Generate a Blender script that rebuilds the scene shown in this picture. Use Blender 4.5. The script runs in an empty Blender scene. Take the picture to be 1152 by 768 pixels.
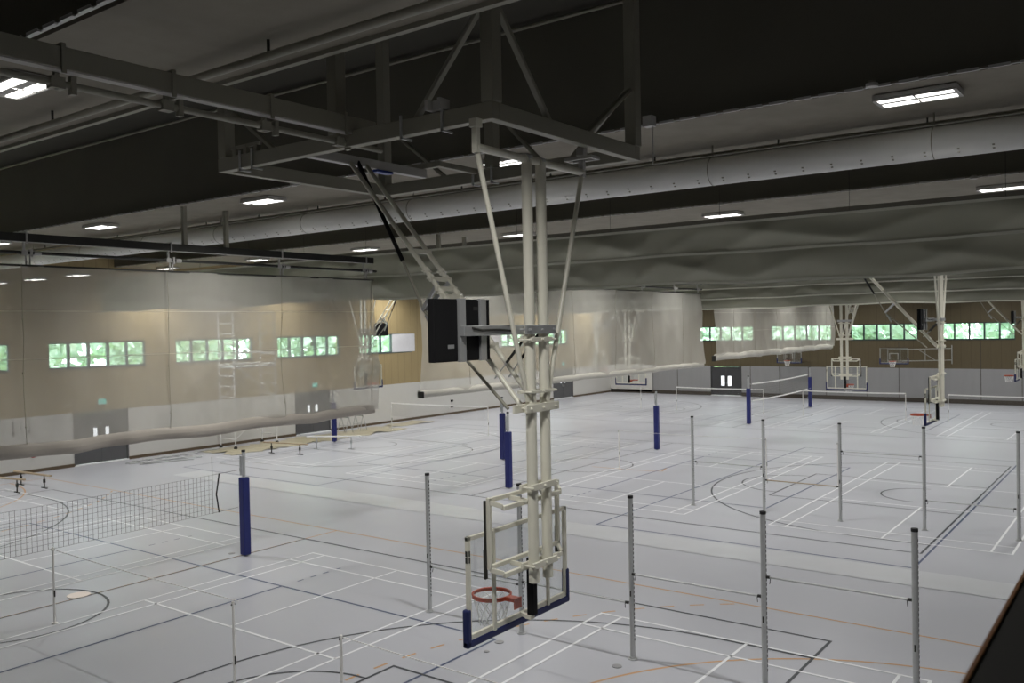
import bpy, math, random
from mathutils import Vector, Matrix
random.seed(11)
S = bpy.context.scene
COL = S.collection
PI = math.pi

# ------------------------------------------------------------------ helpers
class MB:
    """collects shapes and links them as ONE mesh object"""
    def __init__(s): s.v = []; s.f = []
    def poly(s, pts): 
        n = len(s.v); s.v += [tuple(p) for p in pts]; s.f.append(tuple(range(n, n+len(pts)))); return s
    def box(s, x0, x1, y0, y1, z0, z1):
        if x0 > x1: x0, x1 = x1, x0
        if y0 > y1: y0, y1 = y1, y0
        if z0 > z1: z0, z1 = z1, z0
        n = len(s.v)
        s.v += [(x0,y0,z0),(x1,y0,z0),(x1,y1,z0),(x0,y1,z0),(x0,y0,z1),(x1,y0,z1),(x1,y1,z1),(x0,y1,z1)]
        s.f += [tuple(n+i for i in q) for q in ((0,3,2,1),(4,5,6,7),(0,1,5,4),(1,2,6,5),(2,3,7,6),(3,0,4,7))]
        return s
    def cbox(s, c, d): 
        return s.box(c[0]-d[0]/2, c[0]+d[0]/2, c[1]-d[1]/2, c[1]+d[1]/2, c[2]-d[2]/2, c[2]+d[2]/2)
    def bar(s, p, q, w, h, up=(0,0,1)):
        p, q = Vector(p), Vector(q); d = (q-p).normalized(); up = Vector(up)
        if abs(d.dot(up)) > .98: up = Vector((1,0,0))
        sx = d.cross(up).normalized(); uy = sx.cross(d).normalized()
        n = len(s.v)
        for e in (p, q):
            for a, b in ((-1,-1),(1,-1),(1,1),(-1,1)): s.v.append(tuple(e + sx*a*w/2 + uy*b*h/2))
        s.f += [tuple(n+i for i in r) for r in ((0,1,2,3),(7,6,5,4),(0,4,5,1),(1,5,6,2),(2,6,7,3),(3,7,4,0))]
        return s
    def tube(s, pts, r, n=12, closed=False, caps=True):
        pts = [Vector(p) for p in pts]; m = len(pts); base = len(s.v); prev = None
        for i, p in enumerate(pts):
            a = pts[(i-1) % m] if (closed or i > 0) else p
            b = pts[(i+1) % m] if (closed or i < m-1) else p
            d = (b-a).normalized()
            if prev is None:
                u = Vector((0,0,1)) if abs(d.z) < .9 else Vector((1,0,0))
                u = (u - d*u.dot(d)).normalized()
            else:
                u = (prev - d*prev.dot(d)).normalized()
            prev = u; w = d.cross(u)
            for k in range(n):
                t = 2*PI*k/n; s.v.append(tuple(p + (u*math.cos(t) + w*math.sin(t))*r))
        for i in range(m if closed else m-1):
            j = (i+1) % m
            for k in range(n):
                l = (k+1) % n
                s.f.append((base+i*n+k, base+i*n+l, base+j*n+l, base+j*n+k))
        if caps and not closed:
            s.f.append(tuple(base+k for k in reversed(range(n)))); s.f.append(tuple(base+(m-1)*n+k for k in range(n)))
        return s
    def ring(s, c, r, tr, n=40, tn=8):
        return s.tube([(c[0]+r*math.cos(2*PI*i/n), c[1]+r*math.sin(2*PI*i/n), c[2]) for i in range(n)], tr, tn, closed=True)
    def disc(s, c, r, h, n=24):
        return s.tube([c, (c[0], c[1], c[2]+h)], r, n)
    def grid(s, fn, nu, nv):
        b = len(s.v)
        for j in range(nv+1):
            for i in range(nu+1): s.v.append(tuple(fn(i/nu, j/nv)))
        for j in range(nv):
            for i in range(nu):
                a = b+j*(nu+1)+i; s.f.append((a, a+1, a+nu+2, a+nu+1))
        return s
    def build(s, name, mat, parent=None, smooth=False, bevel=0, solid=0):
        me = bpy.data.meshes.new(name); me.from_pydata(s.v, [], s.f); me.update()
        if smooth:
            for p in me.polygons: p.use_smooth = True
            me.set_sharp_from_angle(angle=math.radians(40))
        me.materials.append(mat)
        o = bpy.data.objects.new(name, me); COL.objects.link(o)
        if parent: o.parent = parent
        if bevel:
            m = o.modifiers.new('edge', 'BEVEL'); m.width = bevel; m.segments = 2; m.limit_method = 'ANGLE'
        if solid:
            m = o.modifiers.new('thick', 'SOLIDIFY'); m.thickness = solid; m.offset = 0
        return o

def tag(o, label=None, cat=None, group=None, kind=None):
    if label: o['label'] = label
    if cat: o['category'] = cat
    if group: o['group'] = group
    if kind: o['kind'] = kind
    return o
def thing(name, label, cat, loc=(0,0,0), rz=0, group=None):
    o = bpy.data.objects.new(name, None); COL.objects.link(o); o.empty_display_size = .2
    o.location = loc; o.rotation_euler = (0,0,rz)
    return tag(o, label, cat, group)
def dup(src, loc=None, rz=None, label=None, group=None):
    c = src.copy(); COL.objects.link(c)
    if loc is not None: c.location = loc
    if rz is not None: c.rotation_euler = (0,0,rz)
    if label: c['label'] = label
    if group: c['group'] = group
    for ch in list(src.children):
        d = ch.copy(); COL.objects.link(d); d.parent = c
        for g in list(ch.children):
            e = g.copy(); COL.objects.link(e); e.parent = d
    return c
ORD = ['first','second','third','fourth','fifth','sixth','seventh','eighth','ninth','tenth']

# ------------------------------------------------------------------ materials
def mat(name, col, rough=.5, metal=0, noise=.06, scale=6, bump=0, spec=.5, stretch=None):
    m = bpy.data.materials.new(name); m.use_nodes = True
    nt = m.node_tree; b = nt.nodes['Principled BSDF']
    b.inputs['Roughness'].default_value = rough; b.inputs['Metallic'].default_value = metal
    b.inputs['Specular IOR Level'].default_value = spec
    tc = nt.nodes.new('ShaderNodeTexCoord'); mp = nt.nodes.new('ShaderNodeMapping')
    if stretch: mp.inputs['Scale'].default_value = stretch
    nz = nt.nodes.new('ShaderNodeTexNoise'); nz.inputs['Scale'].default_value = scale; nz.inputs['Detail'].default_value = 5
    mx = nt.nodes.new('ShaderNodeMix'); mx.data_type = 'RGBA'
    mx.inputs[6].default_value = (*[c*(1-noise) for c in col], 1); mx.inputs[7].default_value = (*[min(1,c*(1+noise)) for c in col], 1)
    L = nt.links.new
    L(tc.outputs['Object'], mp.inputs[0]); L(mp.outputs[0], nz.inputs['Vector'])
    L(nz.outputs['Fac'], mx.inputs[0]); L(mx.outputs[2], b.inputs['Base Color'])
    if bump:
        bp = nt.nodes.new('ShaderNodeBump'); bp.inputs['Strength'].default_value = bump; bp.inputs['Distance'].default_value = .02
        L(nz.outputs['Fac'], bp.inputs['Height']); L(bp.outputs[0], b.inputs['Normal'])
    return m
def emit(name, col, strength):
    m = bpy.data.materials.new(name); m.use_nodes = True; nt = m.node_tree
    b = nt.nodes['Principled BSDF']; b.inputs['Base Color'].default_value = (*col, 1)
    b.inputs['Emission Color'].default_value = (*col, 1); b.inputs['Emission Strength'].default_value = strength
    return m
def sheer(name, col, hole, rough=.9, trans=.35):
    """fine fabric: a share of the light passes between the threads, the rest meets the cloth"""
    m = bpy.data.materials.new(name); m.use_nodes = True; nt = m.node_tree; nt.nodes.clear()
    N = nt.nodes.new; L = nt.links.new
    out = N('ShaderNodeOutputMaterial'); mix = N('ShaderNodeMixShader'); tr = N('ShaderNodeBsdfTransparent')
    df = N('ShaderNodeBsdfDiffuse'); tl = N('ShaderNodeBsdfTranslucent'); m2 = N('ShaderNodeMixShader')
    tc = N('ShaderNodeTexCoord'); mp = N('ShaderNodeMapping'); mp.inputs['Scale'].default_value = (.8,.8,.3)
    nz = N('ShaderNodeTexNoise'); nz.inputs['Scale'].default_value = 1.6; nz.inputs['Detail'].default_value = 4
    rg = N('ShaderNodeMapRange'); rg.inputs[3].default_value = hole+.07; rg.inputs[4].default_value = hole-.07
    L(tc.outputs['Object'], mp.inputs[0]); L(mp.outputs[0], nz.inputs['Vector']); L(nz.outputs['Fac'], rg.inputs[0])
    df.inputs[0].default_value = (*col,1); tl.inputs[0].default_value = (*col,1); m2.inputs[0].default_value = trans
    L(df.outputs[0], m2.inputs[1]); L(tl.outputs[0], m2.inputs[2])
    L(rg.outputs[0], mix.inputs[0]); L(m2.outputs[0], mix.inputs[1]); L(tr.outputs[0], mix.inputs[2]); L(mix.outputs[0], out.inputs[0])
    return m
def glass(name, tint=(.92,.97,.95), clear=.85):
    m = bpy.data.materials.new(name); m.use_nodes = True; nt = m.node_tree; nt.nodes.clear()
    N = nt.nodes.new; L = nt.links.new
    out = N('ShaderNodeOutputMaterial'); mix = N('ShaderNodeMixShader'); tr = N('ShaderNodeBsdfTransparent'); gl = N('ShaderNodeBsdfGlossy')
    tr.inputs[0].default_value = (*tint,1); gl.inputs['Roughness'].default_value = .05; gl.inputs[0].default_value = (.9,.9,.9,1)
    mix.inputs[0].default_value = 1-clear
    L(tr.outputs[0], mix.inputs[1]); L(gl.outputs[0], mix.inputs[2]); L(mix.outputs[0], out.inputs[0])
    return m
def floor_mat():
    m = mat('floor_vinyl', (.43,.437,.480), .42, noise=.04, scale=.35, spec=.4)
    nt = m.node_tree; b = nt.nodes['Principled BSDF']; L = nt.links.new
    # faint sheet joints every 2 m
    tc = nt.nodes.new('ShaderNodeTexCoord'); nz = nt.nodes.new('ShaderNodeTexNoise'); nz.inputs['Scale'].default_value = .25
    rg = nt.nodes.new('ShaderNodeMapRange'); rg.inputs[3].default_value = .28; rg.inputs[4].default_value = .42
    L(tc.outputs['Object'], nz.inputs['Vector']); L(nz.outputs['Fac'], rg.inputs[0]); L(rg.outputs[0], b.inputs['Roughness'])
    return m
def wood_mat(k=1.0):
    m = bpy.data.materials.new('plywood_cladding'); m.use_nodes = True; nt = m.node_tree; b = nt.nodes['Principled BSDF']
    N = nt.nodes.new; L = nt.links.new
    tc = N('ShaderNodeTexCoord'); mp = N('ShaderNodeMapping'); mp.inputs['Scale'].default_value = (1,1,.12)
    nz = N('ShaderNodeTexNoise'); nz.inputs['Scale'].default_value = 9; nz.inputs['Detail'].default_value = 6
    sp = N('ShaderNodeSeparateXYZ'); ad = N('ShaderNodeMath'); ad.operation = 'ADD'
    fr = N('ShaderNodeMath'); fr.operation = 'FRACT'; mu = N('ShaderNodeMath'); mu.operation = 'MULTIPLY'; mu.inputs[1].default_value = 1/.6
    ls = N('ShaderNodeMath'); ls.operation = 'LESS_THAN'; ls.inputs[1].default_value = .03
    mx = N('ShaderNodeMix'); mx.data_type = 'RGBA'; mx.inputs[6].default_value = (.35,.27,.135,1); mx.inputs[7].default_value = (.42,.33,.175,1)
    m2 = N('ShaderNodeMix'); m2.data_type = 'RGBA'; m2.inputs[7].default_value = (.22,.16,.08,1)
    L(tc.outputs['Object'], mp.inputs[0]); L(mp.outputs[0], nz.inputs['Vector']); L(tc.outputs['Object'], sp.inputs[0])
    L(sp.outputs[0], ad.inputs[0]); L(sp.outputs[1], ad.inputs[1]); L(ad.outputs[0], mu.inputs[0]); L(mu.outputs[0], fr.inputs[0]); L(fr.outputs[0], ls.inputs[0])
    L(nz.outputs['Fac'], mx.inputs[0]); L(mx.outputs[2], m2.inputs[6]); L(ls.outputs[0], m2.inputs[0]); L(m2.outputs[2], b.inputs['Base Color'])
    for q in (mx, m2):
        for i in (6, 7):
            c = q.inputs[i].default_value; q.inputs[i].default_value = (c[0]*k, c[1]*k, c[2]*k, 1)
    b.inputs['Roughness'].default_value = .6
    return m
M = dict(
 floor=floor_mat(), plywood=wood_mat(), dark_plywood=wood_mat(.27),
 white_panel=mat('white_wall_panel', (.66,.65,.62), .55, noise=.03), grey_panel=mat('grey_wall_panel', (.30,.30,.305), .6, noise=.07, scale=3, stretch=(1,1,.15)),
 plaster=mat('plain_plaster', (.26,.255,.24), .8), concrete=mat('concrete', (.25,.228,.185), .85, noise=.22, scale=2.2, bump=.25),
 dark_board=mat('dark_acoustic_board', (.14,.132,.105), .95, noise=.12, scale=.8), divider_dark=mat('olive_divider_vinyl_far', (.27,.27,.21), .6, noise=.08, scale=1.2), ceil_board=mat('recess_board', (.07,.066,.053), .95, noise=.1, scale=.8),  # far divider: same vinyl, its unlit look put into a darker colour
 frame_paint=mat('grey_steel_paint', (.30,.29,.235), .5, noise=.04), cream=mat('cream_steel_paint', (.74,.72,.62), .34, noise=.03),
 galv=mat('galvanised_steel', (.52,.53,.53), .45, metal=.3, noise=.1, scale=14), alu=mat('silver_aluminium', (.52,.53,.54), .35, metal=.6, noise=.05),
 bright_alu=mat('bright_aluminium', (.82,.82,.82), .4, noise=.03), wall_grey=mat('dull_grey_paint', (.36,.36,.34), .5), dark_metal=mat('dark_metal', (.045,.045,.04), .5, metal=.4), black=mat('black_plastic', (.008,.008,.009), .7, noise=.15, spec=.2), black_rubber=mat('black_rubber', (.02,.02,.02), .7),
 navy=mat('navy_padding', (.013,.020,.10), .5, noise=.12, scale=9), royal=mat('blue_post_padding', (.014,.022,.15), .5, noise=.12, scale=5),
 rim=mat('orange_rim_paint', (.52,.085,.035), .42, noise=.1), net_white=mat('white_cord', (.92,.92,.90), .8), net_black=mat('dark_cord', (.17,.17,.16), .8),
 tray=mat('zinc_tray', (.62,.62,.60), .5), seam=mat('seam_tape', (.72,.72,.62), .6), line_white=mat('white_line_paint', (.80,.81,.83), .45, noise=.04), line_black=mat('black_line_paint', (.045,.05,.06), .45), line_navy=mat('navy_line_paint', (.055,.075,.15), .45),
 line_orange=mat('orange_line_paint', (.50,.29,.13), .45), pvc=mat('white_pvc', (.82,.81,.78), .45), duct=mat('white_duct_fabric', (.78,.78,.75), .75, noise=.03),
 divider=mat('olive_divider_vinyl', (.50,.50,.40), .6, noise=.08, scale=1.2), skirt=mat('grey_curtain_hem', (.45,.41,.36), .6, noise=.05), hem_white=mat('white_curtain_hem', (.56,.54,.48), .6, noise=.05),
 mesh1=sheer('fine_beige_mesh', (.64,.62,.57), .47), mesh2=sheer('fine_white_mesh', (.76,.74,.68), .52), glass=glass('window_glass'), acrylic=glass('clear_acrylic', (.95,.96,.96), .93),
 win_frame=mat('grey_window_frame', (.13,.17,.17), .4), win_dark=mat('dark_window_frame', (.03,.045,.045), .4), blank=mat('white_blanking_panel', (.80,.80,.84), .5),
 door=mat('grey_door_leaf', (.11,.11,.115), .5), door_dark=mat('charcoal_door_leaf', (.05,.05,.055), .5), slot=emit('lit_door_glazing', (.93,.97,1), 1.0),
 base=mat('brown_skirting', (.12,.085,.05), .6), base_dark=mat('dark_skirting', (.055,.045,.035), .6), lamp=emit('led_panel', (1,.99,.95), 3.2),
 lamp_body=mat('lamp_housing', (.50,.49,.47), .5), exit=emit('exit_sign_face', (.20,.72,.58), .35), white=mat('plain_white', (.8,.8,.8), .5), red=mat('signal_red', (.42,.03,.02), .45),
 film=mat('translucent_floor_film', (.50,.51,.54), .3, noise=.06, scale=1.5, bump=.15), tan_film=mat('crumpled_tan_film', (.40,.36,.25), .3, noise=.3, scale=3, bump=.6),
 timber=mat('orange_timber_edge', (.30,.135,.045), .5, noise=.2, scale=8), parapet=mat('dark_parapet', (.012,.011,.009), .7), beech=mat('beech_beam', (.42,.33,.22), .5),
 leaf=mat('leaves', (.60,.82,.62), .8, noise=.4, scale=1.2), leaf2=mat('pale_leaves', (.68,.85,.68), .8, noise=.3, scale=1.4), bark=mat('bark', (.10,.07,.05), .9),
 lawn=mat('lawn', (.33,.52,.2), .9, noise=.3, scale=.6), label_blue=mat('blue_label', (.03,.06,.28), .4), socket=mat('floor_socket_metal', (.30,.30,.31), .4, metal=.3), peach=mat('pale_cover', (.75,.66,.60), .5),
)

# ------------------------------------------------------------------ hall shell
XL, YF, XR, YB = -29.45, 50.7, 12.0, -20.0
ZB, ZC = 8.85, 10.9            # beam undersides, recess ceiling
fl = MB().box(XL-.3, XR+.3, YB-.3, YF+.3, -.3, 0).build('floor', M['floor']); tag(fl, kind='structure')

def flat(mb, pts, w, z, closed=False):
    """painted band of width w along a polyline"""
    P = [Vector((p[0],p[1],0)) for p in pts]; m = len(P); Lf, Rt = [], []
    for i in range(m):
        a = P[i-1] if (i > 0 or closed) else None; b = P[(i+1) % m] if (i < m-1 or closed) else None
        d1 = (P[i]-a).normalized() if a is not None else None; d2 = (b-P[i]).normalized() if b is not None else None
        d1 = d1 or d2; d2 = d2 or d1
        n1 = Vector((-d1.y,d1.x,0)); n2 = Vector((-d2.y,d2.x,0)); n = (n1+n2)
        n = n.normalized() if n.length > 1e-6 else n1
        k = w/2/max(.35, n.dot(n1)); Lf.append(P[i]+n*k); Rt.append(P[i]-n*k)
    for i in range(m if closed else m-1):
        j = (i+1) % m
        mb.poly([(Rt[i].x,Rt[i].y,z),(Rt[j].x,Rt[j].y,z),(Lf[j].x,Lf[j].y,z),(Lf[i].x,Lf[i].y,z)])
def arc(c, r, a0, a1, n=48):
    return [(c[0]+r*math.cos(math.radians(a0+(a1-a0)*i/n)), c[1]+r*math.sin(math.radians(a0+(a1-a0)*i/n))) for i in range(n+1)]
def dash(mb, pts, w, z, on=.35, off=.35):
    seg, acc, cur, draw = [], 0, [pts[0]], True
    for p, q in zip(pts, pts[1:]):
        l = math.dist(p, q); t = 0
        while t < l:
            need = (on if draw else off)-acc; step = min(need, l-t); t += step; acc += step
            r = (p[0]+(q[0]-p[0])*t/l, p[1]+(q[1]-p[1])*t/l)
            if draw: cur.append(r)
            if acc >= (on if draw else off)-1e-9:
                if draw and len(cur) > 1: flat(mb, cur, w, z)
                draw = not draw; acc = 0; cur = [r]
wl, bl, nl, ol = MB(), MB(), MB(), MB()
W, ZW, ZK, ZN, ZO = .055, .0060, .0045, .0030, .0020
for x0 in (-26.3,-17.55,-8.76,-.02):
    for y1 in (0, 22.65, 45.4):
        y0 = y1-13.4; x1 = x0+6.1
        flat(wl, [(x0,y0),(x1,y0),(x1,y1),(x0,y1)], W, ZW, True)
        for dx in (.46, 5.64): flat(wl, [(x0+dx,y0),(x0+dx,y1)], W, ZW)
        for dy in (.76, 4.72, 8.68, 12.64): flat(wl, [(x0,y0+dy),(x1,y0+dy)], W, ZW)
        flat(wl, [(x0+3.05,y0),(x0+3.05,y0+4.72)], W, ZW); flat(wl, [(x0+3.05,y1-4.72),(x0+3.05,y1)], W, ZW)
XC = -10.15
for yc in (-6.82, 15.93, 38.68):
    flat(bl, [(-24.53,yc-7.74),(4.23,yc-7.74),(4.23,yc+7.74),(-24.53,yc+7.74)], .055, ZK, True)
    flat(bl, arc((XC,yc),1.8,0,360)[:-1], .055, ZK, True); flat(bl, [(XC,yc-7.74),(XC,yc+7.74)], .05, ZK)
    for s, xb in ((1,4.23),(-1,-24.53)):
        rx = xb-s*1.575
        a = arc((rx,yc),6.75,90,270) if s > 0 else arc((rx,yc),6.75,90,-90)
        flat(bl, [(xb,yc+6.75)]+a+[(xb,yc-6.75)], .055, ZK)
        flat(bl, [(xb,yc+2.45),(xb-s*5.8,yc+2.45),(xb-s*5.8,yc-2.45),(xb,yc-2.45)], .055, ZK)
        a = arc((xb-s*5.8,yc),1.8,90,270) if s > 0 else arc((xb-s*5.8,yc),1.8,90,-90)
        flat(bl, a, .055, ZK)
        a = arc((rx,yc),1.25,90,270,24) if s > 0 else arc((rx,yc),1.25,90,-90,24)
        flat(bl, a, .05, ZK)
    # volleyball court along the hall width
    flat(nl, [(XC-9,yc-4.5),(XC+9.25,yc-4.5),(XC+9.25,yc+4.45),(XC-9,yc+4.45)], .055, ZN, True)
    for xa in (XC-3.1, XC+3.1):
        flat(nl, [(xa,yc-4.5),(xa,yc+4.45)], .055, ZN)
        dash(nl, [(xa,yc+4.9),(xa,yc+6.5)], .05, ZN, .18, .2); dash(nl, [(xa,yc-4.9),(xa,yc-6.5)], .05, ZN, .18, .2)
    if yc > 0: continue
    # handball court, first bay only
    flat(ol, [(-27.5,yc-8.92),(7.2,yc-8.92),(7.2,yc+8.92),(-27.5,yc+8.92)], .055, ZO, True)
    flat(ol, [(XC-.02,yc-8.92),(XC-.02,yc+8.92)], .06, ZO)
    for s, xg in ((1,7.2),(-1,-27.5)):
        for r in (6, 9):
            up = arc((xg,yc+1.5),r,90,180) if s > 0 else arc((xg,yc+1.5),r,90,0)
            dn = arc((xg,yc-1.5),r,180,270) if s > 0 else arc((xg,yc-1.5),r,0,-90)
            pts = [p for p in up+dn if abs(p[1]-yc) <= 8.9]
            if r == 6: flat(ol, pts, .055, ZO)
            else: dash(ol, pts, .055, ZO, .3, .33)
for yc, xa in ((15.93,-4.22),(15.93,-25.0)):      # cross court in the second bay
    flat(nl, [(xa,yc-9.2),(xa+8.6,yc-9.2),(xa+8.6,yc+9.2),(xa,yc+9.2)], .055, ZN, True)
flat(ol, [(-9.8,15.6),(-8.5,15.7),(-7.3,15.8),(-6.85,16.0),(-7.05,16.8)], .07, ZO)
for mb, n, m in ((wl,'white_line_marking','line_white'),(bl,'black_line_marking','line_black'),(nl,'navy_line_marking','line_navy'),(ol,'orange_line_marking','line_orange')):
    mb.build(n, M[m], fl)

# ---- walls: white or grey panels below, plywood above, window bands cut out
ZT, ZS, ZH = 2.37, 4.33, 5.49
def wall_pieces(axis, pos, thick, lo, hi, wins, name, low_mat, doors):
    """axis 'x': wall at X=pos running along Y; 'y': wall at Y=pos running along X"""
    root_mb, low = MB(), MB()
    def put(mb, a, b, z0, z1):
        if axis == 'x': mb.box(pos-thick, pos, a, b, z0, z1)
        else: mb.box(a, b, pos, pos+thick, z0, z1)
    put(root_mb, lo, hi, ZT, ZS); put(root_mb, lo, hi, ZH, ZC+.2)
    cur = lo
    for a, b in wins:
        put(root_mb, cur, a, ZS, ZH); cur = b
    put(root_mb, cur, hi, ZS, ZH)
    cur = lo
    for a, b in doors:
        put(low, cur, a, 0, ZT); cur = b
    put(low, cur, hi, 0, ZT)
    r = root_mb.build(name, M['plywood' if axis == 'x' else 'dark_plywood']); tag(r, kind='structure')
    low.build('lower_panel', low_mat, r)
    return r
lw = [(3.25+6.06*k, 3.25+6.06*k+4.48) for k in range(-3, 7)]
fw = [(-27.07+5.92*k, -27.07+5.92*k+4.52) for k in range(1, 6)]
ldoors = [(4.25,6.78),(16.5,19.02),(41.9,44.75)]
fdoors = [(-20.2,-17.62)]
wall_l = wall_pieces('x', XL, .3, YB, YF+.3, lw, 'wall_left', M['white_panel'], ldoors)
wall_f = wall_pieces('y', YF, .3, XL, XR, fw, 'wall_far', M['grey_panel'], fdoors)
# far wall: white panel near the corner, thin dark panel joints
MB().box(XL, -25.4, YF-.03, YF, .12, ZT-.01).build('white_end_panel', M['white_panel'], wall_f)
jb = MB()
for x in (-25.35,-23.1,-16.9,-14.6,-12.4,-11.1,-8.2,-6.05,-3.3,-.9,1.5,3.6,6): jb.box(x-.018, x+.018, YF-.012, YF, .12, ZT if x not in (-.9,-6.05) else 4.2)
jb.build('panel_joint', M['base_dark'], wall_f)
tag(MB().box(XR, XR+.3, YB-.3, YF+.3, 0, ZC+.2).build('wall_right', M['plaster']), kind='structure')
tag(MB().box(XL-.3, XR, YB-.3, YB, 0, ZC+.2).build('wall_back', M['plaster']), kind='structure')
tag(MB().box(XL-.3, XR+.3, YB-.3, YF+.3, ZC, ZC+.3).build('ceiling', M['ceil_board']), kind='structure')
b1 = MB(); cur = YB
for a, b in ldoors: b1.box(XL, XL+.025, cur, a, 0, .14); cur = b
b1.box(XL, XL+.025, cur, YF, 0, .14); tag(b1.build('baseboard_left', M['base']), kind='structure')
b1 = MB().box(XL+.03, fdoors[0][0], YF-.03, YF, 0, .3).box(fdoors[0][1], XR, YF-.03, YF, 0, .3); tag(b1.build('baseboard_far', M['base_dark']), kind='structure')

# ---- windows
def window(axis, pos, a, b, mframe, idx, blank=None):
    fr, gl, bk = MB(), MB(), MB()
    def put(mb, u0, u1, z0, z1, d0, d1):
        if axis == 'x': mb.box(pos-d1, pos-d0, u0, u1, z0, z1)
        else: mb.box(u0, u1, pos+d0, pos+d1, z0, z1)
    t = .07
    put(fr, a, b, ZS, ZS+t, .03, .16); put(fr, a, b, ZH-t, ZH, .03, .16)
    n = 5; w = (b-a)/n
    for k in range(n+1):
        c = a+w*k; u0 = max(a, c-t*.75); u1 = min(b, c+t*.75); put(fr, u0, u1, ZS+t, ZH-t, .03, .16)
    put(gl, a+.03, b-.03, ZS+.03, ZH-.03, .085, .097)
    f = tag(fr.build('window_%d' % idx, mframe), kind='structure')
    gl.build('window_glass', M['glass'], f)
    sl = MB(); put(sl, a-.03, b+.03, ZS-.03, ZS, -.02, .2); sl.build('window_sill', mframe, f)
    if blank:
        put(bk, blank[0], blank[1], ZS+.02, ZH-.02, -.005, .03); bk.build('blanking_panel', M['blank'], f)
i = 0
for k, (a, b) in enumerate(lw):
    i += 1; blank = None
    if k == 6: blank = (a+2.75, b+.3)
    if k == 8: blank = (a-.05, a+1.85)
    window('x', XL, a, b, M['win_frame'], i, blank)
for a, b in fw:
    i += 1; window('y', YF, a, b, M['win_dark'], i)

# ---- double doors
def door(axis, pos, a, b, idx, leafm, h=ZT):
    f, lv = MB(), MB()
    def put(mb, u0, u1, z0, z1, d0, d1):
        if axis == 'x': mb.box(pos-d1, pos-d0, u0, u1, z0, z1)
        else: mb.box(u0, u1, pos+d0, pos+d1, z0, z1)
    put(f, a, a+.07, 0, h, -.02, .2); put(f, b-.07, b, 0, h, -.02, .2); put(f, a, b, h-.07, h, -.02, .2)
    r = tag(f.build('door_%d' % idx, leafm), kind='structure')
    m = (a+b)/2
    for u0, u1, s in ((a+.08, m-.006, 1), (m+.006, b-.08, -1)):
        d = MB(); put(d, u0, u1, .06, h-.08, .03, .08); dl = d.build('door_leaf', leafm, r)
        hx = (u1-.09 if s > 0 else u0+.09)
        g = MB(); sx = (m-.28 if s > 0 else m+.28)
        if axis == 'x': put(g, sx-.085, sx+.085, 1.24, 1.62, .024, .03)
        else: put(g, sx-.14, sx+.14, .8, 1.56, .024, .03)
        g.build('glazing_slot', M['slot'], dl)
        hd = MB(); put(hd, hx-.015, hx+.015, .95, 1.12, -.035, .03); hd.build('door_handle', M['alu'], dl)
    t = MB(); put(t, a, b, 0, .05, -.03, .2); t.build('door_threshold', M['white'], r)  # threshold strip made white to paint the daylight glare under the doors
for k, (a, b) in enumerate(ldoors): door('x', XL, a, b, k+1, M['door'])
door('y', YF, *fdoors[0], 4, M['door_dark'])

# ---- concrete beams with dark acoustic sides
beams = [(-19.3,-16.7),(-10.75,-8.6),(-2.95,-.3),(6.3,9.2),(14.0,16.8),(21.8,24.6),(29.6,32.4),(37.4,40.2),(45.2,48.0)]
for k, (a, b) in enumerate(beams):
    r = tag(MB().box(XL, XR, a, b, ZB, ZB+.05).build('ceiling_beam', M['concrete']), kind='structure')
    MB().box(XL, XR, a+.01, b-.01, ZB+.05, ZC).build('beam_web', M['dark_board'], r)
    if k in (1,): MB().box(XL, XR, b-.05, b+.03, ZB-.05, ZB+.03).build('edge_trim', M['frame_paint'], r)
# perforated cable trays along the near edges
def tray(y, z, label, x0=XL+.5, x1=XR-.3):
    m = MB(); m.box(x0, x1, y-.01, y+.03, z+.012, z+.02)
    x = x0
    while x < x1-.3:
        m.box(x, x+.24, y-.05, y-.012, z-.004, z+.012); m.box(x, x+.24, y-.05, y-.046, z, z+.03); x += .34
    tag(m.build('cable_tray', M['tray']), label, 'cable tray', 'perforated cable trays')
tray(-10.86, ZB-.02, 'perforated steel cable tray along the nearest ceiling beam, top left')
tray(-3.05, ZB-.02, 'perforated steel cable tray along the beam behind the grey backstop frame')
tray(6.2, ZB-.02, 'perforated steel cable tray along the beam beyond the long white duct')
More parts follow.
